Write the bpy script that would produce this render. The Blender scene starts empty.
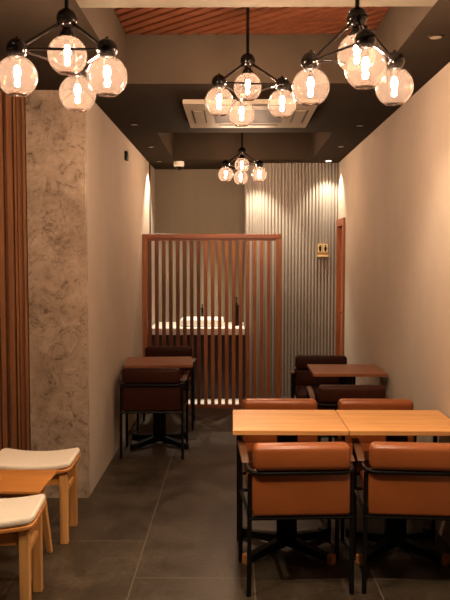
import bpy, bmesh, math, random
from mathutils import Vector, Matrix
random.seed(7)
S = bpy.context.scene
C = S.collection
PI = math.pi

# ------------------------------------------------------------------ dimensions
XL, XR = -0.971, 1.195          # corridor walls
YCOL = 4.78                      # face of the plaster pier
YB = 8.45                        # fluted wall
YALC = 9.02                      # alcove wall
ZC, ZT = 2.685, 3.02             # lower ceiling, coffer top
YF, XFL = -1.6, -3.2             # room behind and left of the camera
CX0, CX1 = -0.67, 0.86           # coffer sides

# ------------------------------------------------------------------ materials
def nt(name):
    m = bpy.data.materials.new(name); m.use_nodes = True
    t = m.node_tree; t.nodes.clear()
    o = t.nodes.new('ShaderNodeOutputMaterial')
    b = t.nodes.new('ShaderNodeBsdfPrincipled')
    t.links.new(b.outputs[0], o.inputs[0])
    return m, t, b, o

def coords(t, scale=(1, 1, 1), rot=(0, 0, 0), loc=(0, 0, 0)):
    tc = t.nodes.new('ShaderNodeTexCoord'); mp = t.nodes.new('ShaderNodeMapping')
    t.links.new(tc.outputs['Object'], mp.inputs[0])
    mp.inputs['Scale'].default_value = scale; mp.inputs['Rotation'].default_value = rot
    mp.inputs['Location'].default_value = loc
    return mp.outputs[0]

def noise(t, vec, scale, detail=4, rough=.55, dist=0):
    n = t.nodes.new('ShaderNodeTexNoise'); t.links.new(vec, n.inputs['Vector'])
    n.inputs['Scale'].default_value = scale; n.inputs['Detail'].default_value = detail
    n.inputs['Roughness'].default_value = rough; n.inputs['Distortion'].default_value = dist
    return n.outputs[0]

def ramp(t, fac, stops):
    r = t.nodes.new('ShaderNodeValToRGB'); t.links.new(fac, r.inputs[0])
    e = r.color_ramp.elements
    while len(e) < len(stops): e.new(.5)
    for i, (p, c) in enumerate(stops):
        e[i].position = p; e[i].color = (*c, 1)
    return r.outputs[0]

def bump(t, b, h, strength=.2, dist=.01):
    n = t.nodes.new('ShaderNodeBump'); n.inputs['Strength'].default_value = strength
    n.inputs['Distance'].default_value = dist
    t.links.new(h, n.inputs['Height']); t.links.new(n.outputs[0], b.inputs['Normal'])

def plain(name, col, rough=.5, metal=0, spec=.5, var=.06, nscale=8, bmp=0):
    m, t, b, o = nt(name)
    v = coords(t)
    n = noise(t, v, nscale)
    lo = tuple(c * (1 - var) for c in col); hi = tuple(min(1, c * (1 + var)) for c in col)
    t.links.new(ramp(t, n, [(.3, lo), (.7, hi)]), b.inputs['Base Color'])
    b.inputs['Roughness'].default_value = rough; b.inputs['Metallic'].default_value = metal
    b.inputs['Specular IOR Level'].default_value = spec
    if bmp: bump(t, b, noise(t, v, 220, 3), bmp, .002)
    return m

def wood(name, dark, mid, light, axis='x', rough=.4, scale=1.0, spec=.5):
    m, t, b, o = nt(name)
    s = {'x': (1.2, 16, 16), 'y': (16, 1.2, 16), 'z': (16, 16, 1.2)}[axis]
    v = coords(t, tuple(k * scale for k in s))
    n = noise(t, v, 1.6, 6, .6, .6)
    t.links.new(ramp(t, n, [(.25, dark), (.5, mid), (.75, light)]), b.inputs['Base Color'])
    b.inputs['Roughness'].default_value = rough
    b.inputs['Specular IOR Level'].default_value = spec
    bump(t, b, n, .06, .003)
    return m

M = {}
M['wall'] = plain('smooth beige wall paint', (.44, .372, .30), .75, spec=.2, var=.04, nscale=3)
M['ceil'] = plain('dark taupe ceiling paint', (.034, .025, .017), .9, spec=.05, var=.05, nscale=3)
M['coffer'] = plain('tan coffer paint', (.056, .041, .027), .8, spec=.2, var=.04)
M['beam'] = plain('beige beam paint', (.135, .122, .092), .8, spec=.2, var=.04)
M['alcove'] = None
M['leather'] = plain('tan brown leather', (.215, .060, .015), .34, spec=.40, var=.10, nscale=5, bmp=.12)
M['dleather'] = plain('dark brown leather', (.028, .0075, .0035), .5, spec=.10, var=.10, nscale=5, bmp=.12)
M['black'] = plain('black powder coated steel', (.004, .004, .004), .38, metal=.0, spec=.16, var=.1)
M['gloss'] = plain('polished black metal', (.005, .004, .0035), .09, metal=0, spec=.28, var=.1)
M['armwood'] = wood('dark brown armrest wood', (.04, .014, .005), (.075, .028, .010), (.11, .042, .015), 'y')
M['table'] = wood('golden oak tabletop', (.44, .195, .058), (.56, .275, .090), (.64, .34, .125), 'x', .42)
M['table2'] = wood('reddish brown tabletop', (.16, .052, .020), (.22, .076, .031), (.27, .10, .042), 'x', .35)
M['capwood'] = wood('amber wood foot cap', (.34, .13, .04), (.46, .19, .06), (.54, .24, .08), 'x')
M['ash'] = wood('honey ash wood', (.42, .19, .055), (.54, .27, .085), (.62, .33, .12), 'z', .4)
M['ashx'] = wood('honey ash wood across', (.36, .135, .03), (.46, .18, .042), (.54, .23, .06), 'x', .32)
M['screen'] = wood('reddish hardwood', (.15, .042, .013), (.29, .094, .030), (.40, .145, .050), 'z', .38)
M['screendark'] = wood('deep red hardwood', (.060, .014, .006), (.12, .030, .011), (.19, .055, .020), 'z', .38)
M['screenx'] = wood('reddish hardwood across', (.11, .026, .009), (.22, .062, .020), (.32, .10, .034), 'x', .33)
M['cladding'] = wood('brown cladding wood', (.17, .068, .028), (.26, .112, .048), (.34, .15, .068), 'z', .45)
M['cladback'] = plain('dark cladding backing', (.035, .014, .007), .7)
M['baffle'] = wood('red brown ceiling wood', (.060, .018, .007), (.115, .034, .013), (.17, .055, .022), 'x', .45)
M['bafback'] = plain('dark void board', (.02, .009, .005), .9)
M['door'] = wood('orange brown door wood', (.26, .085, .028), (.38, .14, .05), (.46, .19, .07), 'z', .4)
M['doorframe'] = wood('red brown door frame wood', (.16, .045, .018), (.26, .078, .03), (.34, .11, .045), 'z', .4)
M['white'] = plain('white plastic', (.80, .76, .68), .45, var=.02)
M['cream'] = plain('cream plastic', (.46, .40, .31), .5, var=.02)
M['grille'] = plain('grey grille plastic', (.15, .155, .18), .5, var=.03)
M['stone'] = plain('white solid surface', (.80, .77, .70), .3, var=.02)
M['cabinet'] = plain('near black cabinet laminate', (.014, .009, .006), .5)
M['brass'] = plain('brushed brass', (.70, .56, .30), .35, metal=.3, var=.05)
M['rear'] = plain('dark taupe back wall paint', (.10, .08, .06), .8)

def fabric():
    m, t, b, o = nt('oatmeal woven fabric')
    v = coords(t); n = noise(t, v, 260, 3, .6)
    t.links.new(ramp(t, n, [(.3, (.60, .52, .42)), (.7, (.80, .72, .60))]), b.inputs['Base Color'])
    b.inputs['Roughness'].default_value = .95; b.inputs['Specular IOR Level'].default_value = .1
    bump(t, b, n, .3, .003); return m
M['fabric'] = fabric()

def plaster():
    m, t, b, o = nt('mottled polished plaster')
    v = coords(t)
    big = noise(t, v, 2.3, 6, .62, 1.2)
    fine = noise(t, v, 9, 8, .7, 2.0)
    vein = t.nodes.new('ShaderNodeTexVoronoi'); vein.feature = 'DISTANCE_TO_EDGE'
    vein.inputs['Scale'].default_value = 6
    vm = t.nodes.new('ShaderNodeVectorMath'); vm.operation = 'MULTIPLY_ADD'
    nz = t.nodes.new('ShaderNodeTexNoise'); t.links.new(v, nz.inputs['Vector']); nz.inputs['Scale'].default_value = 7; nz.inputs['Detail'].default_value = 6
    t.links.new(nz.outputs['Color'], vm.inputs[0]); vm.inputs[1].default_value = (.5, .5, .5); t.links.new(v, vm.inputs[2])
    t.links.new(vm.outputs[0], vein.inputs['Vector'])
    a = ramp(t, big, [(.28, (.20, .148, .105)), (.48, (.36, .28, .21)), (.72, (.47, .38, .295))])
    f = ramp(t, fine, [(.34, (.36, .33, .30)), (.44, (.86, .85, .84)), (.66, (1.15, 1.14, 1.12))])
    e = ramp(t, vein.outputs['Distance'], [(.0, (.62, .6, .57)), (.045, (1, 1, 1))])
    m1 = t.nodes.new('ShaderNodeMix'); m1.data_type = 'RGBA'; m1.blend_type = 'MULTIPLY'; m1.inputs[0].default_value = 1
    t.links.new(a, m1.inputs[6]); t.links.new(f, m1.inputs[7])
    msk = ramp(t, noise(t, v, 3.1, 3, .5, .5), [(.46, (0, 0, 0)), (.62, (1, 1, 1))])
    m2 = t.nodes.new('ShaderNodeMix'); m2.data_type = 'RGBA'; m2.blend_type = 'MULTIPLY'
    t.links.new(msk, m2.inputs[0]); t.links.new(m1.outputs[2], m2.inputs[6]); t.links.new(e, m2.inputs[7])
    t.links.new(m2.outputs[2], b.inputs['Base Color'])
    b.inputs['Roughness'].default_value = .6; b.inputs['Specular IOR Level'].default_value = .3
    bump(t, b, fine, .15, .006); return m
M['plaster'] = plaster()

def tiles():
    m, t, b, o = nt('dark stone floor tile')
    v = coords(t)
    sx = t.nodes.new('ShaderNodeSeparateXYZ'); t.links.new(v, sx.inputs[0])
    cx = t.nodes.new('ShaderNodeCombineXYZ')
    ay = t.nodes.new('ShaderNodeMath'); ay.operation = 'SUBTRACT'; t.links.new(sx.outputs[1], ay.inputs[0]); ay.inputs[1].default_value = 4.043
    ax = t.nodes.new('ShaderNodeMath'); ax.operation = 'ADD'; t.links.new(sx.outputs[0], ax.inputs[0]); ax.inputs[1].default_value = .5
    t.links.new(ay.outputs[0], cx.inputs[0]); t.links.new(ax.outputs[0], cx.inputs[1])
    br = t.nodes.new('ShaderNodeTexBrick'); t.links.new(cx.outputs[0], br.inputs['Vector'])
    br.offset = .322; br.offset_frequency = 2; br.squash = 1
    br.inputs['Scale'].default_value = 1; br.inputs['Brick Width'].default_value = 1.475
    br.inputs['Row Height'].default_value = .602; br.inputs['Mortar Size'].default_value = .0035
    br.inputs['Mortar Smooth'].default_value = .2; br.inputs['Bias'].default_value = 0
    br.inputs['Color1'].default_value = (.86, .86, .86, 1); br.inputs['Color2'].default_value = (1.1, 1.1, 1.1, 1)
    br.inputs['Mortar'].default_value = (1, 1, 1, 1)
    n1 = noise(t, v, 3.2, 8, .65, .6); n2 = noise(t, v, 40, 5, .7)
    base = ramp(t, n1, [(.3, (.024, .016, .0095)), (.5, (.043, .031, .020)), (.72, (.078, .059, .040))])
    sp = ramp(t, n2, [(.3, (.55, .55, .55)), (.7, (1.4, 1.4, 1.4))])
    m1 = t.nodes.new('ShaderNodeMix'); m1.data_type = 'RGBA'; m1.blend_type = 'MULTIPLY'; m1.inputs[0].default_value = 1
    t.links.new(base, m1.inputs[6]); t.links.new(sp, m1.inputs[7])
    m2 = t.nodes.new('ShaderNodeMix'); m2.data_type = 'RGBA'; m2.blend_type = 'MULTIPLY'; m2.inputs[0].default_value = 1
    t.links.new(m1.outputs[2], m2.inputs[6]); t.links.new(br.outputs['Color'], m2.inputs[7])
    m3 = t.nodes.new('ShaderNodeMix'); m3.data_type = 'RGBA'
    t.links.new(br.outputs['Fac'], m3.inputs[0]); t.links.new(m2.outputs[2], m3.inputs[6]); m3.inputs[7].default_value = (.115, .088, .060, 1)
    t.links.new(m3.outputs[2], b.inputs['Base Color'])
    r = ramp(t, n1, [(.3, (.34, .34, .34)), (.7, (.46, .46, .46))]); t.links.new(r, b.inputs['Roughness'])
    b.inputs['Specular IOR Level'].default_value = .4
    bump(t, b, n2, .08, .002); return m
M['tiles'] = tiles()

def flute_mat(name, a, bb, rough=.45, metal=.0, scale=9):
    m, t, b, o = nt(name)
    n = noise(t, coords(t, (7, 7, .5)), 1, 3, .5)
    t.links.new(ramp(t, n, [(.3, a), (.7, bb)]), b.inputs['Base Color'])
    b.inputs['Roughness'].default_value = rough; b.inputs['Metallic'].default_value = metal
    return m
M['flute'] = flute_mat('warm grey fluted panel', (.21, .185, .155), (.26, .23, .195))
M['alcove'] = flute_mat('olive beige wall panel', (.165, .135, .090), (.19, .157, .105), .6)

def globe_mat():
    m = bpy.data.materials.new('smoky champagne glass'); m.use_nodes = True
    t = m.node_tree; t.nodes.clear()
    o = t.nodes.new('ShaderNodeOutputMaterial')
    tr = t.nodes.new('ShaderNodeBsdfTransparent'); tr.inputs[0].default_value = (.76, .67, .61, 1)
    tl = t.nodes.new('ShaderNodeBsdfTranslucent'); tl.inputs[0].default_value = (.93, .72, .60, 1)
    gl = t.nodes.new('ShaderNodeBsdfGlossy'); gl.inputs['Roughness'].default_value = .04; gl.inputs[0].default_value = (1, .95, .9, 1)
    v = coords(t)
    n = noise(t, v, 30, 4, .6, .4)
    bp = t.nodes.new('ShaderNodeBump'); bp.inputs['Strength'].default_value = .25; bp.inputs['Distance'].default_value = .004
    t.links.new(n, bp.inputs['Height']); t.links.new(bp.outputs[0], gl.inputs['Normal'])
    m1 = t.nodes.new('ShaderNodeMixShader'); m1.name = 'milk'; m1.inputs[0].default_value = .011
    t.links.new(tr.outputs[0], m1.inputs[1]); t.links.new(tl.outputs[0], m1.inputs[2])
    lw = t.nodes.new('ShaderNodeLayerWeight'); lw.inputs['Blend'].default_value = .12
    m2 = t.nodes.new('ShaderNodeMixShader')
    t.links.new(lw.outputs['Fresnel'], m2.inputs[0]); t.links.new(m1.outputs[0], m2.inputs[1]); t.links.new(gl.outputs[0], m2.inputs[2])
    t.links.new(m2.outputs[0], o.inputs[0])
    return m
M['globe'] = globe_mat()

def emis(name, col, strength):
    m = bpy.data.materials.new(name); m.use_nodes = True
    t = m.node_tree; t.nodes.clear()
    o = t.nodes.new('ShaderNodeOutputMaterial'); e = t.nodes.new('ShaderNodeEmission')
    e.inputs[0].default_value = (*col, 1); e.inputs[1].default_value = strength
    t.links.new(e.outputs[0], o.inputs[0]); return m
BULB = 1350.0
WARM = (1.0, .715, .50)
M['bulb'] = emis('glowing warm bulb', WARM, BULB)
M['lens'] = emis('lit downlight lens', (1, .86, .66), 22)
M['lensoff'] = plain('unlit frosted lens', (.30, .26, .20), .4)

# ------------------------------------------------------------------ mesh helpers
def new(): return bmesh.new()

def box(bm, x0, x1, y0, y1, z0, z1, mat=None):
    vs = [bm.verts.new(p) for p in ((x0, y0, z0), (x1, y0, z0), (x1, y1, z0), (x0, y1, z0), (x0, y0, z1), (x1, y0, z1), (x1, y1, z1), (x0, y1, z1))]
    if mat is not None:
        for v in vs: v.co = mat @ v.co
    for f in ((3, 2, 1, 0), (4, 5, 6, 7), (0, 1, 5, 4), (1, 2, 6, 5), (2, 3, 7, 6), (3, 0, 4, 7)):
        bm.faces.new([vs[i] for i in f])
    return vs

def rbox(bm, x0, x1, y0, y1, z0, z1, r=.01, seg=3):
    t = bmesh.new(); box(t, x0, x1, y0, y1, z0, z1)
    bmesh.ops.bevel(t, geom=t.edges[:], offset=r, segments=seg, affect='EDGES', profile=.5)
    merge(bm, t)

def merge(bm, t, mat=None):
    mp = {}
    for v in t.verts: mp[v] = bm.verts.new(mat @ v.co if mat is not None else v.co)
    for f in t.faces: bm.faces.new([mp[v] for v in f.verts])
    t.free()

def bar(bm, a, b, w0, w1=None, d0=None, d1=None):
    """rectangular tapered bar from a (section w0 x d0) to b"""
    w1 = w0 if w1 is None else w1; d0 = w0 if d0 is None else d0; d1 = d0 if d1 is None else d1
    a = Vector(a); b = Vector(b); vs = []
    for p, w, d in ((a, w0, d0), (b, w1, d1)):
        for sx, sy in ((-1, -1), (1, -1), (1, 1), (-1, 1)): vs.append(bm.verts.new((p.x + sx * w / 2, p.y + sy * d / 2, p.z)))
    for f in ((3, 2, 1, 0), (4, 5, 6, 7), (0, 1, 5, 4), (1, 2, 6, 5), (2, 3, 7, 6), (3, 0, 4, 7)): bm.faces.new([vs[i] for i in f])

def tube(bm, pts, r, seg=10, caps=True):
    pts = [Vector(p) for p in pts]; rings = []
    n = None
    for i, p in enumerate(pts):
        d = (pts[min(i + 1, len(pts) - 1)] - pts[max(i - 1, 0)]).normalized()
        if n is None:
            n = d.orthogonal().normalized()
        else:
            n = (n - d * n.dot(d)).normalized()
        b = d.cross(n)
        rr = r[i] if isinstance(r, (list, tuple)) else r
        rings.append([bm.verts.new(p + (n * math.cos(2 * PI * k / seg) + b * math.sin(2 * PI * k / seg)) * rr) for k in range(seg)])
    for a, c in zip(rings, rings[1:]):
        for k in range(seg): bm.faces.new((a[k], a[(k + 1) % seg], c[(k + 1) % seg], c[k]))
    if caps:
        bm.faces.new(list(reversed(rings[0]))); bm.faces.new(rings[-1])

def lathe(bm, prof, seg=24, ctr=(0, 0, 0)):
    """profile of (r, z); r == 0 closes to a point"""
    cx, cy, cz = ctr; rings = []
    for r, z in prof:
        if r <= 1e-6: rings.append([bm.verts.new((cx, cy, cz + z))])
        else: rings.append([bm.verts.new((cx + r * math.cos(2 * PI * k / seg), cy + r * math.sin(2 * PI * k / seg), cz + z)) for k in range(seg)])
    for a, b in zip(rings, rings[1:]):
        for k in range(seg):
            k2 = (k + 1) % seg
            if len(a) == 1 and len(b) > 1: bm.faces.new((a[0], b[k2], b[k]))
            elif len(b) == 1 and len(a) > 1: bm.faces.new((a[k], a[k2], b[0]))
            elif len(a) > 1: bm.faces.new((a[k], a[k2], b[k2], b[k]))

def sphere(bm, ctr, r, seg=24, rings=14):
    lathe(bm, [(r * math.sin(PI * i / rings), -r * math.cos(PI * i / rings)) for i in range(rings + 1)], seg, ctr)

def obj(name, bm, mat, parent=None, smooth=True, bevel=0, angle=40):
    bmesh.ops.recalc_face_normals(bm, faces=bm.faces[:])
    me = bpy.data.meshes.new(name); bm.to_mesh(me); bm.free()
    me.materials.append(mat)
    if smooth:
        for p in me.polygons: p.use_smooth = True
        me.set_sharp_from_angle(angle=math.radians(angle))
    o = bpy.data.objects.new(name, me); C.objects.link(o)
    if parent: o.parent = parent
    if bevel:
        b = o.modifiers.new('bevel', 'BEVEL'); b.width = bevel; b.segments = 2; b.limit_method = 'ANGLE'; b.angle_limit = math.radians(50)
    return o

def thing(name, label, cat, loc=(0, 0, 0), rz=0, group=None):
    o = bpy.data.objects.new(name, None); C.objects.link(o); o.empty_display_size = .1
    o.location = loc; o.rotation_euler = (0, 0, rz)
    return tag(o, label, cat, group)

def tag(o, label, cat, group=None):
    o['label'] = label; o['category'] = cat
    if group: o['group'] = group
    return o

def struct(name, bm, mat, label=None, cat=None, smooth=False):
    o = obj(name, bm, mat, None, smooth); o['kind'] = 'structure'
    if label: tag(o, label, cat)
    return o

def copy_tree(o, parent=None):
    c = o.copy(); C.objects.link(c)
    if parent: c.parent = parent
    for ch in list(o.children): copy_tree(ch, c)
    return c

# ------------------------------------------------------------------ the room
b = new(); box(b, XFL, XR, YF, YALC, -.1, 0)
struct('floor', b, M['tiles'], 'dark grey brown stone tile floor with thin pale joints', 'floor')

T = .12
b = new(); box(b, XR, XR + T, YF, 7.90, 0, 3.3); box(b, XR, XR + T, 7.90, YB + .02, 2.035, 3.3); box(b, XR, XR + T, YB + .02, YALC, 0, 3.3)
struct('wall_right', b, M['wall'], 'smooth beige wall along the right side', 'wall')
b = new(); box(b, XL - T, XL, YCOL + .06, YALC, 0, 3.3)
struct('wall_left', b, M['wall'], 'smooth beige wall running back from the mottled pier', 'wall')
b = new(); box(b, -1.352, XL, YCOL, YCOL + .06, 0, 3.3)
struct('wall_pier', b, M['plaster'], 'mottled grey brown polished plaster wall face at left', 'wall')
b = new(); box(b, XFL, -1.352, YCOL + .05, YCOL + .15, 0, 3.3)
struct('wall_front', b, M['cladback'], 'dark backing wall behind the wood slat cladding', 'wall')
b = new(); box(b, XFL - T, XFL, YF, YCOL + .15, 0, 3.3)
struct('wall_side', b, M['rear'])
b = new(); box(b, XFL - T, XR + T, YF - T, YF, 0, 3.3)
struct('wall_rear', b, M['rear'])
b = new(); box(b, XL - T, XR + T, YALC, YALC + T, 0, 3.3)
for i in range(36):
    x = XL + .03 * i
    if x < .2: box(b, x + .002, x + .028, YALC - .004, YALC + .01, 0, 3.2)
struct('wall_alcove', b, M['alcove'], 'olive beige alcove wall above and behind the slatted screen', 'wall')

# fluted wall: half-round flutes, with the return that closes the alcove
b = new()
x = .13; p = .0381; ring = []
while x < XR - .001:
    x1 = min(x + p, XR)
    for k in range(7):
        a = PI * k / 6
        ring.append((x + (x1 - x) * (.5 - .5 * math.cos(a) * .78), YB - .002 - .019 * math.sin(a) ** .7) if 0 < k < 6 else (x + (x1 - x) * (.12 if k == 0 else .88), YB - .001))
    x += p
top, bot = [], []
for (px, py) in ring:
    bot.append(b.verts.new((px, py, 0))); top.append(b.verts.new((px, py, ZC + .05)))
for i in range(len(ring) - 1): b.faces.new((bot[i], bot[i + 1], top[i + 1], top[i]))
box(b, .128, XR, YB + .001, YALC, 0, ZC + .05)
struct('wall_back', b, M['flute'], 'warm grey vertically fluted back wall', 'wall', smooth=True)

# ceiling: a low dark slab with two coffers
c1 = (2.1, 4.62); c2 = (6.40, 8.13); beam = (2.1, 3.225)
b = new()
def slab(x0, x1, y0, y1): box(b, x0, x1, y0, y1, ZC, ZC + .05)
slab(XFL, XR, YF, c1[0]); slab(XFL, CX0, c1[0], YCOL + .1); slab(CX1, XR, c1[0], YCOL + .1)
slab(CX0, CX1, c1[1], YCOL + .1)
slab(XL - T, XR, YCOL + .1, c2[0]); slab(XL - T, CX0, c2[0], c2[1]); slab(CX1 , XR, c2[0], c2[1]); slab(XL - T, XR, c2[1], YALC + T)
struct('ceiling', b, M['ceil'], 'dark taupe lowered ceiling', 'ceiling')
b = new(); box(b, XFL - T, XR + T, YF - T, YALC + T, 3.30, 3.36)
struct('ceiling_slab', b, M['bafback'])
def coffer(name, c, mat, lab, ztop):
    b = new(); t = .04; z0, z1 = ZC + .001, ztop
    e = .002
    box(b, CX0 - t, CX0 + e, c[0] - t, c[1] + t, z0, z1); box(b, CX1 - e, CX1 + t, c[0] - t, c[1] + t, z0, z1)
    box(b, CX0, CX1, c[1] - e, c[1] + t, z0, z1); box(b, CX0, CX1, c[0] - t, c[0] + e, z0, z1)
    box(b, CX0 - t, CX1 + t, c[0] - t, c[1] + t, z1, z1 + .03)
    struct(name, b, mat, lab, 'ceiling recess')
coffer('trim_1', c1, M['coffer'], 'tan sides of the ceiling recess holding the wooden slats', 3.10)
coffer('trim_2', c2, M['ceil'], 'dark ceiling recess around the farthest chandelier', 3.02)
b = new(); box(b, CX0 + .003, CX1 - .003, beam[0], beam[1], ZC - .002, ZC + .16)
struct('trim_3', b, M['beam'], 'pale beige beam underside at the top edge', 'beam')

b = new(); box(b, XL - .002, XL + .012, 8.40, 8.455, 0, ZC)
struct('trim_4', b, M['cladback'], 'dark vertical strip at the far end of the left wall', 'trim')

b = new(); box(b, XL + .002, .06, 7.79, 8.215, -.001, .004)  # brightness of the lit floor is put into this strip's pale colour
struct('lit_floor_strip', b, M['stone'], 'pale strip standing in for the lit floor behind the slatted screen', 'floor strip')

# diagonal wood ceiling inside the near coffer
slats = thing('ceiling_slat_panel', 'reddish wood diagonal slat panel inside the ceiling recess', 'ceiling panel', ((CX0 + CX1) / 2, 3.92, 2.972))
b = new()
hw = (CX1 - CX0) / 2 - .006; hy = .66
d = Vector((.740, -.673)); nrm = Vector((.673, .740))
def clip(c0, w):
    poly = [(-hw, -hy), (hw, -hy), (hw, hy), (-hw, hy)]
    for sgn, lim in ((1, c0 + w / 2), (-1, -(c0 - w / 2))):
        out = []
        for i in range(len(poly)):
            p, q = poly[i], poly[(i + 1) % len(poly)]
            dp = sgn * (p[0] * nrm.x + p[1] * nrm.y) - lim; dq = sgn * (q[0] * nrm.x + q[1] * nrm.y) - lim
            if dp <= 0: out.append(p)
            if dp * dq < 0:
                s = dp / (dp - dq); out.append((p[0] + (q[0] - p[0]) * s, p[1] + (q[1] - p[1]) * s))
        poly = out
        if len(poly) < 3: return None
    return poly
k = -1.4
while k < 1.4:
    poly = clip(k, .050)
    if poly:
        lo = [b.verts.new((x, y, 0)) for x, y in poly]; hi = [b.verts.new((x, y, .05)) for x, y in poly]
        b.faces.new(list(reversed(lo))); b.faces.new(hi)
        for i in range(len(poly)):
            j = (i + 1) % len(poly); b.faces.new((lo[i], lo[j], hi[j], hi[i]))
    k += .077
obj('slat_boards', b, M['baffle'], slats, False)
b = new(); box(b, -hw, hw, -hy, hy, .0505, .07)
obj('backing_board', b, M['bafback'], slats, False)

# wood slat cladding left of the pier
clad = thing('wall_slat_cladding', 'vertical brown wood slat cladding at the left edge beside the plaster pier', 'wall panel', (-1.354, YCOL + .05, 0))
b = new(); x = -.006; i = 0
pat = [(.020, .045), (.030, .03), (.012, .04), (.034, .05), (.014, .028), (.030, .045), (.018, .035)]
while x > -1.83:
    w, dp = pat[i % len(pat)]; i += 1
    box(b, x - w, x, -dp, 0, 0, ZC); x -= w + (.007 if i % 3 else .012)
obj('slats', b, M['cladding'], clad, False)

# door on the right wall
dr = thing('door_1', 'orange brown wooden door with red brown frame in the right wall', 'door', (XR, 8.165, 0)); dr['kind'] = 'structure'
b = new()
box(b, -.022, .10, -.285, -.205, 0, 2.035); box(b, -.022, .10, .205, .27, 0, 2.035); box(b, -.022, .10, -.205, .205, 1.955, 2.035)
obj('door_frame', b, M['doorframe'], dr, False, .003)
b = new(); box(b, .03, .07, -.204, .204, .004, 1.954); box(b, .022, .031, -.15, .15, .2, .95); box(b, .022, .031, -.15, .15, 1.08, 1.85)
lf = obj('door_leaf', b, M['door'], dr, False, .002)
b = new(); tube(b, [(.028, -.17, 1.0), (-.01, -.17, 1.0), (-.012, -.165, 1.0), (-.012, -.08, 1.0)], .008, 8)
obj('door_handle', b, M['black'], lf)

# ------------------------------------------------------------------ slatted screen
sc = thing('slatted_screen', 'tall reddish wood vertical slat screen standing across the back of the aisle', 'screen', (-.2355, 7.745, 0))
W = 1.468; H = 1.853
b = new(); box(b, -W / 2, W / 2, -.035, .035, H - .05, H); obj('top_rail', b, M['screenx'], sc, False, .003)
b = new(); box(b, -W / 2 + .05, W / 2 - .055, -.02, .02, H - .072, H - .0505); obj('slat_rail', b, M['screenx'], sc, False, .002)
b = new(); box(b, -W / 2 + .05, W / 2 - .055, -.03, .03, .0, .032); obj('bottom_rail', b, M['screenx'], sc, False, .003)
b = new(); box(b, -W / 2, -W / 2 + .05, -.035, .035, 0, H - .0505); obj('stile', b, M['screen'], sc, False, .003)
b = new(); box(b, W / 2 - .055, W / 2, -.035, .035, 0, H - .0505); obj('stile', b, M['screen'], sc, False, .003)
for i in range(19):
    x = -.6585 + .0742 * i
    if x + .02 > W / 2 - .055: break
    b = new(); w = .038
    off = random.uniform(-3, 3)
    box(b, -w / 2, w / 2, -.025, .025, .0325 + off, H - .0725 + off)
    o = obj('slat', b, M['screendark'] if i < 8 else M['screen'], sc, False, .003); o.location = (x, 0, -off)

# ------------------------------------------------------------------ wash counter behind the screen
wc = thing('wash_counter', 'dark wash counter with white top behind the slatted screen', 'counter', (-.42, 8.66, 0))
b = new(); box(b, -.54, .54, -.44, .34, .0045, .735); obj('cabinet', b, M['cabinet'], wc, False)
b = new(); box(b, -.54, .54, -.49, .345, .7355, .81); obj('countertop', b, M['stone'], wc, False, .004)
sk = new()
rbox(sk, -.20, .30, -.33, .06, .8105, .90, .02, 3)
bs = tag(obj('vessel_sink', sk, M['stone']), 'white rectangular basin seen through the slats on the wash counter', 'sink')
bs.location = (-.42, 8.66, 0)
sk = bs.data
fb = bmesh.new(); fb.from_mesh(sk)
topf = [f for f in fb.faces if f.normal.z > .99 and f.calc_area() > .05]
r = bmesh.ops.inset_region(fb, faces=topf, thickness=.012, depth=0)
bmesh.ops.translate(fb, verts=list({v for f in topf for v in f.verts}), vec=(0, 0, -.06))
fb.to_mesh(sk); fb.free()
fa = thing('faucet', 'thin black tap standing on the wash counter behind the basin', 'faucet', (-.385, 8.86, .81))
b = new(); lathe(b, [(0, 0), (.026, 0), (.026, .008), (.014, .014), (.014, .19), (0, .19)], 14); obj('body', b, M['gloss'], fa)
b = new(); tube(b, [(0, 0, .175), (0, -.05, .19), (0, -.13, .19), (0, -.15, .17)], .011, 10); obj('spout', b, M['gloss'], fa)
b = new(); tube(b, [(0, 0, .191), (0, .0, .205), (0, .03, .225)], .006, 8); obj('lever', b, M['gloss'], fa)
sd = thing('soap_dispenser', 'black soap dispenser beside the basin on the wash counter', 'dispenser', (.03, 8.5, .81))
b = new(); lathe(b, [(0, 0), (.03, 0), (.034, .01), (.034, .22), (.026, .245), (.012, .25), (.012, .275), (0, .275)], 16); obj('bottle', b, M['black'], sd)
b = new(); tube(b, [(0, 0, .2755), (0, 0, .33)], .006, 8); tube(b, [(0, .012, .33), (0, -.045, .325)], .009, 8); obj('pump', b, M['gloss'], sd)

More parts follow.
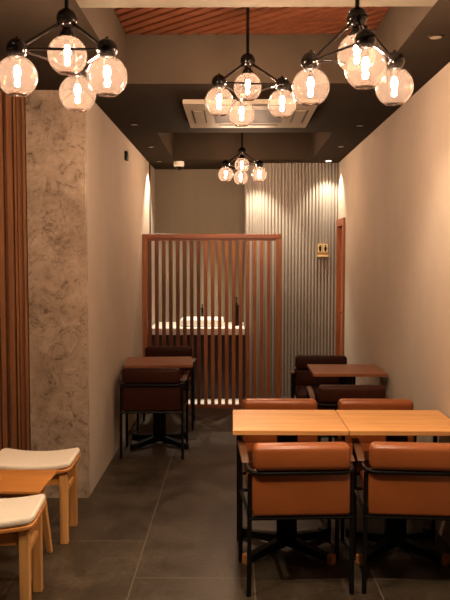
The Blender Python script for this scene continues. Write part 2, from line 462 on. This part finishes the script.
# ------------------------------------------------------------------ armchairs
def make_chair(label, mat, loc, rz, group):
    t = thing('armchair', label, 'chair', loc, rz, group)
    for s in (-1, 1):
        b = new(); tube(b, [(s * .246, -.205, 0), (s * .243, -.205, .40), (s * .241, -.200, .587)], .0115, 10); obj('leg', b, M['black'], t)
        b = new(); tube(b, [(s * .256, .19, 0), (s * .257, .19, .42), (s * .258, .19, .614)], .0115, 10); obj('leg', b, M['black'], t)
        b = new()   # side rail under the seat
        tube(b, [(s * .246, -.20, .385), (s * .256, .185, .385)], .009, 8); obj('side_rail', b, M['black'], t)
        b = new()   # sloping wooden arm pad
        for (y0, z0, y1, z1) in ((.225, .672, -.02, .660),):
            pts = [(.215, .644), (.19, .652), (.05, .650), (-.09, .637), (-.135, .620), (-.10, .622), (.05, .631), (.19, .631), (.215, .631)]
            L = [b.verts.new((s * .238, y, z)) for y, z in pts]; R = [b.verts.new((s * .276, y, z)) for y, z in pts]
            b.faces.new(L); b.faces.new(list(reversed(R)))
            for i in range(len(pts)):
                j = (i + 1) % len(pts); b.faces.new((L[i], R[i], R[j], L[j]))
        obj('armrest', b, M['armwood'], t, True, .004)
    # one bent tube: left arm, round the back, right arm
    b = new(); pts = [(-.258, .20, .620), (-.257, .05, .620), (-.254, -.10, .611), (-.249, -.165, .606)]
    for i in range(1, 7):
        a = (PI / 2) * i / 6
        pts.append((-.249 + .055 * (1 - math.cos(a)), -.180 - .060 * math.sin(a), .605 - .006 * i / 6))
    full = pts + [(-x, y, z) for x, y, z in reversed(pts)]
    tube(b, full, .0105, 10); obj('arm_tube', b, M['black'], t)
    b = new(); tube(b, [(-.243, -.212, .377), (.243, -.212, .377)], .010, 8); obj('seat_rail', b, M['black'], t)
    b = new(); tube(b, [(-.256, .185, .385), (.256, .185, .385)], .009, 8)
    obj('seat_rail', b, M['black'], t)
    b = new(); rbox(b, -.228, .228, -.165, .235, .397, .475, .022, 4); obj('seat', b, mat, t)
    b = new(); rbox(b, -.233, .233, -.228, -.170,   .388, .604, .016, 4); obj('backrest', b, mat, t)
    b = new(); rbox(b, -.229, .229, -.262, -.165, .610, .731, .028, 5)
    for v in b.verts:
        v.co.z += .004 * (1 - (v.co.x / .229) ** 2) * (v.co.z > .68)
    obj('headrest', b, mat, t)
    for s in (-1, 1):
        b = new(); box(b, s * .240 - .008, s * .240 + .008, -.222, -.198, .398, .425); obj('bracket', b, M['black'], t, False)
    return t

G1 = 'tan leather armchairs at the front tables'; G2 = 'dark leather armchairs at the back tables'
ch = make_chair('tan leather armchair in front, near side of the left oak table, back turned', M['leather'], (.304, 3.595, 0), math.radians(3.6), G1)
def more(src, label, loc, rz, group=None):
    c = copy_tree(src); c.location = loc; c.rotation_euler = (0, 0, rz); c['label'] = label
    if group: c['group'] = group
    return c
more(ch, 'tan leather armchair in front, cut by the right edge of the photo, back turned', (.882, 3.6, 0), math.radians(-4))
more(ch, 'tan leather armchair on the far side of the left oak table, only its top showing', (.284, 4.25, 0), PI)
more(ch, 'tan leather armchair on the far side of the right oak table, beside the right wall', (.872, 4.25, 0), PI)
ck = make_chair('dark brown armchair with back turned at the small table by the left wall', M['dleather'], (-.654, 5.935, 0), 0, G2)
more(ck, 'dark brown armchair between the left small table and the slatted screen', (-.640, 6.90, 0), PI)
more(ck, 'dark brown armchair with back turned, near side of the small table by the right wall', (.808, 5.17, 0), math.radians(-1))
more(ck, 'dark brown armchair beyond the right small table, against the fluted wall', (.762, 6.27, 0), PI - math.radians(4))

# ------------------------------------------------------------------ tables
def make_table(label, mat, loc, rz, w, d, group, caps=True):
    t = thing('dining_table', label, 'table', loc, rz, group)
    b = new(); box(b, -w / 2, w / 2, -d / 2, d / 2, .697, .722); obj('tabletop', b, mat, t, False, .003)
    b = new(); box(b, -.20, .20, -.17, .17, .688, .6965); obj('mounting_plate', b, M['black'], t, False)
    b = new(); rbox(b, -.055, .055, -.03, .03, .05, .6875, .006, 2); obj('column', b, M['black'], t)
    bx, by = .225, .19
    for sx in (-1, 1):
        for sy in (-1, 1):
            f = new(); e = Vector((sx * bx, sy * by, 0)); n = Vector((-e.y, e.x, 0)).normalized() * .021; z1, z0 = .085, .042
            q = [(-n, .03, z1), (n, .03, z1), (e * .93 + n, .008, z0), (e * .93 - n, .008, z0)]
            lo = [f.verts.new((p.x, p.y, lz)) for p, lz, hz in q]; hi = [f.verts.new((p.x, p.y, hz)) for p, lz, hz in q]
            f.faces.new(list(reversed(lo))); f.faces.new(hi)
            for i in range(4):
                j = (i + 1) % 4; f.faces.new((lo[i], lo[j], hi[j], hi[i]))
            ft = obj('foot', f, M['black'], t, False)
            f = new(); u = e.normalized()
            q = [(e * .932 - n, 0), (e * .932 + n, 0), (e + u * .012 + n, 0), (e + u * .012 - n, 0)]
            lo = [f.verts.new((p.x, p.y, .0)) for p, _ in q]; hi = [f.verts.new((p.x, p.y, .05)) for p, _ in q]
            f.faces.new(list(reversed(lo))); f.faces.new(hi)
            for i in range(4):
                j = (i + 1) % 4; f.faces.new((lo[i], lo[j], hi[j], hi[i]))
            o = obj('foot_cap', f, M['capwood'] if caps and sy < 0 else M['black'], ft, False, .003)
            if caps and sy < 0: o['label'] = 'amber wood end cap'
    return t
GT = 'small pedestal dining tables'
tb = make_table('golden oak square table, left of the joined pair in front', M['table'], (.290, 3.935, 0), 0, .592, .515, GT)
more(tb, 'golden oak square table, right of the joined pair in front, touching the right wall', (.886, 3.935, 0), 0)
tk = make_table('reddish brown small table against the left wall before the slatted screen', M['table2'], (-.640, 6.21, 0), math.radians(5), .565, .49, GT, False)
more(tk, 'reddish brown small table against the right wall behind the oak tables', (.888, 5.77, 0), 0)

# ------------------------------------------------------------------ stools and low table
def saddle(x): return .026 * (x / .235) ** 2
def make_stool(label, loc, rz, group):
    t = thing('stool', label, 'stool', loc, rz, group)
    hw, hd = .235, .172
    def shell(z0, z1, ex, ey, r, seg=18):
        b = new(); rows = []
        nx, ny = 20, 8
        grid = {}
        for top in (0, 1):
            for i in range(nx + 1):
                for j in range(ny + 1):
                    u = -1 + 2 * i / nx; v = -1 + 2 * j / ny
                    # squircle corners
                    x = u * ex; y = v * ey
                    if abs(x) > ex - r and abs(y) > ey - r:
                        dx = abs(x) - (ex - r); dy = abs(y) - (ey - r); m = max(dx, dy); l = math.hypot(dx, dy)
                        if l > 0:
                            dx *= m / l; dy *= m / l
                            x = math.copysign(ex - r + dx, x); y = math.copysign(ey - r + dy, y)
                    z = (z1 if top else z0) + saddle(x)
                    grid[top, i, j] = b.verts.new((x, y, z))
        for i in range(nx):
            for j in range(ny):
                b.faces.new((grid[1, i, j], grid[1, i + 1, j], grid[1, i + 1, j + 1], grid[1, i, j + 1]))
                b.faces.new((grid[0, i, j], grid[0, i, j + 1], grid[0, i + 1, j + 1], grid[0, i + 1, j]))
        for i in range(nx):
            b.faces.new((grid[0, i, 0], grid[0, i + 1, 0], grid[1, i + 1, 0], grid[1, i, 0]))
            b.faces.new((grid[0, i + 1, ny], grid[0, i, ny], grid[1, i, ny], grid[1, i + 1, ny]))
        for j in range(ny):
            b.faces.new((grid[0, 0, j + 1], grid[0, 0, j], grid[1, 0, j], grid[1, 0, j + 1]))
            b.faces.new((grid[0, nx, j], grid[0, nx, j + 1], grid[1, nx, j + 1], grid[1, nx, j]))
        return b
    o = obj('seat_board', shell(.392, .412, hw, hd, .03), M['ashx'], t, True, .005)
    o = obj('cushion', shell(.413, .448, hw - .004, hd - .004, .035), M['fabric'], t, True, .013, 60)
    o.modifiers['bevel'].segments = 4
    for sx in (-1, 1):
        for sy in (-1, 1):
            b = new(); zt = .391 + saddle(.187)
            bar(b, (sx * .187, sy * .135, 0), (sx * .187, sy * .135, zt), .044, .046, .042, .044)
            obj('leg', b, M['ash'], t, False, .004)
        b = new(); box(b, sx * .187 - .011, sx * .187 + .011, -.1135, .1135, .275, .305); obj('stretcher', b, M['ash'], t, False, .003)
        b = new(); box(b, -.1645, .1645, sx * .135 - .011, sx * .135 + .011, .335, .39); obj('apron', b, M['ashx'], t, False, .002)
        b = new(); box(b, sx * .187 - .010, sx * .187 + .010, -.1125, .1125, .345, .39 + saddle(.17)); obj('side_apron', b, M['ash'], t, False, .002)
    return t
st = make_stool('honey wood stool with cream cushion, the farther one, before the plaster pier', (-1.142, 4.135, 0), math.radians(2), 'cushioned wooden stools')
more(st, 'honey wood stool with cream cushion, the nearest one, in the lower left corner', (-1.120, 3.27, 0), math.radians(4))

lt = thing('low_table', 'low honey wood table between the two cushioned stools', 'table', (-1.262, 3.71, 0))
b = new(); w2, d2 = .305, .188
vs = [(-w2, -d2), (w2, -d2), (w2, d2), (-w2, d2)]
hi = [b.verts.new((x, y, .452)) for x, y in vs]; md = [b.verts.new((x, y, .440)) for x, y in vs]; lo = [b.verts.new((x * .94, y * .92, .424)) for x, y in vs]
b.faces.new(hi); b.faces.new(list(reversed(lo)))
for i in range(4):
    j = (i + 1) % 4; b.faces.new((md[i], md[j], hi[j], hi[i])); b.faces.new((lo[i], lo[j], md[j], md[i]))
obj('tabletop', b, M['ashx'], lt, False, .003)
for sx in (-1, 1):
    for sy in (-1, 1):
        b = new(); bar(b, (sx * .262, sy * .165, 0), (sx * .225, sy * .095, .4235), .028, .046, .028, .046); obj('leg', b, M['ash'], lt, False, .004)
b = new(); box(b, -.20, .20, -.075, .075, .385, .4235); obj('apron', b, M['ashx'], lt, False, .002)

# ------------------------------------------------------------------ chandeliers
R = .192; GR = .075; HUB = .140
def make_chandelier(label, loc, rz, drop):
    t = thing('chandelier', label, 'chandelier', (loc[0], loc[1], loc[2] + drop), rz, 'glass globe chandeliers')
    z0 = -drop           # plane of the three lower balls
    b = new(); lathe(b, [(0, 0), (.055, 0), (.055, -.018), (.012, -.026), (0, -.026)], 24); obj('canopy', b, M['gloss'], t)
    b = new(); tube(b, [(0, 0, -.026), (0, 0, z0 + HUB)], .0085, 12); obj('stem', b, M['gloss'], t)
    b = new(); sphere(b, (0, 0, z0 + HUB), .040); obj('hub_ball', b, M['gloss'], t)
    b = new(); lathe(b, [(0, .108), (.014, .108), (.030, .080), (.031, .066), (0, .066)], 20, (0, 0, z0)); obj('socket', b, M['gloss'], t)
    P = [Vector((R * math.cos(a), R * math.sin(a), z0)) for a in (PI / 2, PI / 2 + 2 * PI / 3, PI / 2 + 4 * PI / 3)]
    top = Vector((0, 0, z0 + HUB))
    for i in range(3):
        b = new(); tube(b, [top, P[i]], .0066, 8); obj('arm', b, M['gloss'], t)
        b = new(); tube(b, [P[i], P[(i + 1) % 3]], .0048, 8); obj('cross_arm', b, M['gloss'], t)
        b = new(); sphere(b, P[i], .039); tube(b, [P[i] + Vector((0, 0, .03)), P[i] + Vector((0, 0, .044))], .006, 8); obj('ball_joint', b, M['gloss'], t)
    cs = [Vector((0, 0, z0 + .003))] + [p + Vector((0, 0, -.100)) for p in P]
    for c in cs:
        b = new(); n = 20; prof = []
        a0, a1 = .47, PI - .50       # open at the neck and at the bottom
        for i in range(n + 1):
            a = a0 + (a1 - a0) * i / n; prof.append((GR * math.sin(a), GR * math.cos(a)))
        lathe(b, prof, 32, c)
        g = obj('globe', b, M['globe'], t)
        b = new()
        rr = GR * math.sin(a1); zz = GR * math.cos(a1)
        tube(b, [c + Vector((rr * math.cos(k * PI / 16), rr * math.sin(k * PI / 16), zz)) for k in range(33)], .0016, 6, False)
        obj('rim', b, M['globe'], g)
        b = new()
        lathe(b, [(0, .066), (.012, .066), (.012, .036), (0, .036)], 12, c); obj('lamp_holder', b, M['gloss'], g)
        b = new(); lathe(b, [(0, .0355), (.007, .034), (.0115, .024), (.0125, .012), (.0095, .0), (.0045, -.008), (.0045, -.013), (.0085, -.019), (.0095, -.026), (.007, -.034), (0, -.037)], 14, c)
        obj('bulb', b, M['bulb'], g)
    return t
c1o = make_chandelier('black and glass globe chandelier at the upper left corner', (-.638, 2.835, 2.371), math.radians(1), ZC - 2.371)
def chand(label, loc, rz, ztop):
    return make_chandelier(label, loc, rz, ztop - loc[2])
chand('black and glass globe chandelier at the upper right, one globe nearest in front', (.471, 2.86, 2.379), PI, ZC - .002)
chand('black and glass globe chandelier hanging before the ceiling air conditioner', (.072, 3.94, 2.504), math.radians(9), 3.01)
chand('smallest, farthest globe chandelier, hanging above the slatted screen', (.079, 7.35, 2.522), math.radians(3), 3.02)

# ------------------------------------------------------------------ ceiling fittings
ac = thing('ceiling_air_conditioner', 'square cream cassette air conditioner in the dark ceiling', 'air conditioner', (.113, 5.535, ZC))
b = new(); s = .465; i_ = .26
for (x0, x1, y0, y1) in ((-s, s, -s, -i_), (-s, s, i_, s), (-s, -i_, -i_, i_), (i_, s, -i_, i_)):
    box(b, x0, x1, y0, y1, -.03, 0)
obj('panel', b, M['cream'], ac, False)
b = new()
for k in range(17):
    y = -i_ + .008 + k * .0315; box(b, -i_ + .002, i_ - .002, y, y + .015, -.026, -.010)
box(b, -i_ + .001, i_ - .001, -i_ + .001, i_ - .001, -.0095, -.001)
obj('intake_grille', b, M['grille'], ac, False)
for k in range(4):
    mtx = Matrix.Rotation(k * PI / 2, 4, 'Z')
    b = new(); box(b, -.23, .23, -.405, -.335, -.0345, -.0305, mtx); v_ = obj('louver', b, M['cream'], ac, False)
    b = new(); box(b, -.235, .235, -.331, -.322, -.033, -.0302, mtx); box(b, -.235, .235, -.420, -.409, -.033, -.0302, mtx); obj('louver_slot', b, M['black'], v_, False)

cam_ = thing('ceiling_security_camera', 'small white dome security camera under the back ceiling at left', 'security camera', (-.622, 8.30, ZC + .002))
b = new(); lathe(b, [(0, 0), (.054, 0), (.059, -.006), (.059, -.050), (.052, -.060), (0, -.060)], 24); obj('housing', b, M['white'], cam_)
b = new(); lathe(b, [(.040, -.0605), (.039, -.070), (.030, -.088), (.015, -.097), (0, -.099)], 20); obj('dome', b, M['gloss'], cam_)

wb = tag(None or obj('wall_sensor', (lambda b: (rbox(b, 0, .024, -.045, .045, -.04, .04, .005, 2), b)[1])(new()), M['black']), 'small black box mounted high on the left wall', 'sensor')
wb.location = (XL, 6.56, 2.508)

def downlight(label, x, y, lit, power=0, tilt=(0, 0), z=ZC, col=(1, .84, .64), size=108, glow=True):
    t = thing('downlight', label, 'ceiling light', (x, y, z), 0, 'recessed ceiling downlights')
    b = new(); lathe(b, [(.030, -.0005), (.042, -.0005), (.042, -.004), (.036, -.006), (.030, -.004), (.030, -.0005)], 20); obj('trim_ring', b, M['cream'] if lit and glow else M['ceil'], t)
    b = new(); lathe(b, [(0, -.001), (.0295, -.001), (.0295, -.003), (0, -.003)], 20); obj('lens', b, M['lens'] if lit and glow else M['lensoff'], t)
    if lit:
        L = bpy.data.lights.new('downlight_beam', 'SPOT'); L.energy = power; L.color = col
        L.spot_size = math.radians(size); L.spot_blend = .6; L.shadow_soft_size = .018
        o = bpy.data.objects.new('downlight_beam', L); C.objects.link(o); o.parent = t; o.location = (0, 0, -.012)
        o.rotation_euler = (tilt[0], tilt[1], 0)
    return t
downlight('lit recessed downlight at the back right above the fluted wall', 1.055, 8.25, True, 90, size=92)
downlight('shaded recessed downlight at the back, left edge of the fluted wall', .27, 8.185, True, 150, size=84, glow=False)
downlight('shaded recessed downlight in the back left ceiling corner above the screen', -.84, 8.27, True, 150, size=92, glow=False)
downlight('added downlight hidden up among the wooden ceiling slats to brighten the oak tables', .52, 4.0, True, 85, z=2.97, col=(1, .76, .52), size=95)  # added lamp, hidden behind the beam, brightens the oak tabletops
downlight('added downlight out of view in the front ceiling to brighten the cushioned stools', -.95, 2.4, True, 95, col=(1, .76, .52), size=100)  # added lamp outside the view, brightens stool cushions and legs
downlight('lit recessed downlight in the front ceiling before the oak tables', .40, 2.25, True, 150, col=(1, .76, .52), size=100)
downlight('unlit recessed downlight in the left dark ceiling before the second recess', -.81, 6.0, False)
downlight('unlit recessed downlight in the right dark ceiling before the second recess', 1.03, 6.07, False)
downlight('unlit recessed downlight in the right dark ceiling beside the second recess', 1.04, 7.2, False)
downlight('unlit recessed downlight in the left dark ceiling beside the second recess', -.81, 7.2, False)
downlight('unlit recessed downlight at upper right beside the wooden ceiling recess', .99, 3.67, False)

# ------------------------------------------------------------------ restroom sign on the fluted wall
sg = thing('restroom_sign', 'small gold restroom sign with two dark figures on the fluted wall', 'sign', (1.02, YB - .0145, 1.70))
b = new(); box(b, -.062, .062, -.012, 0, -.088, .066); obj('plate', b, plain('dark bronze plate', (.24, .15, .06), .4, var=.05), sg, False)
for s in (-1, 1):
    b = new(); box(b, s * .030 - .0265, s * .030 + .0265, -.018, -.0125, -.034, .060); pl = obj('figure_plate', b, M['brass'], sg, False, .001)
    b = new(); cx = s * .030
    def disc(bm, x, z, r, n=14):
        f = [bm.verts.new((x + r * math.cos(2 * PI * k / n), -.0185, z + r * math.sin(2 * PI * k / n))) for k in range(n)]
        g = [bm.verts.new((v.co.x, -.0212, v.co.z)) for v in f]; bm.faces.new(f); bm.faces.new(g)
        for k in range(n): bm.faces.new((f[k], f[(k + 1) % n], g[(k + 1) % n], g[k]))
    def slabp(bm, pts):
        f = [bm.verts.new((x, -.0185, z)) for x, z in pts]; g = [bm.verts.new((x, -.0212, z)) for x, z in pts]
        bm.faces.new(f); bm.faces.new(g)
        for k in range(len(pts)): bm.faces.new((f[k], f[(k + 1) % len(pts)], g[(k + 1) % len(pts)], g[k]))
    disc(b, cx, .044, .009)
    if s < 0: slabp(b, [(cx - .017, .033), (cx + .017, .033), (cx + .014, .0), (cx + .009, -.028), (cx - .009, -.028), (cx - .014, .0)])
    else: slabp(b, [(cx - .008, .033), (cx + .008, .033), (cx + .019, -.002), (cx + .009, -.005), (cx + .008, -.028), (cx - .008, -.028), (cx - .009, -.005), (cx - .019, -.002)])
    obj('figure', b, M['black'], pl, False)
b = new(); box(b, -.062, .062, -.045, -.0125, -.088, -.066); obj('base_strip', b, M['brass'], sg, False, .001)

# ------------------------------------------------------------------ world, camera, view
w = bpy.data.worlds.new('dim_world'); S.world = w; w.use_nodes = True
bg = w.node_tree.nodes['Background']; bg.inputs[0].default_value = (1, .75, .5, 1); bg.inputs[1].default_value = .002

cd = bpy.data.cameras.new('camera'); co = bpy.data.objects.new('camera', cd); C.objects.link(co)
cd.sensor_fit = 'VERTICAL'; cd.sensor_height = 36; cd.lens = 730 / 600 * 36; cd.clip_start = .05
co.location = (0, 0, 1.6)
yaw = math.radians(.7052); pit = math.radians(3.2928)
co.rotation_euler = (PI / 2 - pit, 0, yaw)
S.camera = co
S.view_settings.view_transform = 'Standard'; S.view_settings.look = 'None'
S.view_settings.gamma = 1; S.view_settings.use_curve_mapping = False
S.view_settings.exposure = 0.0
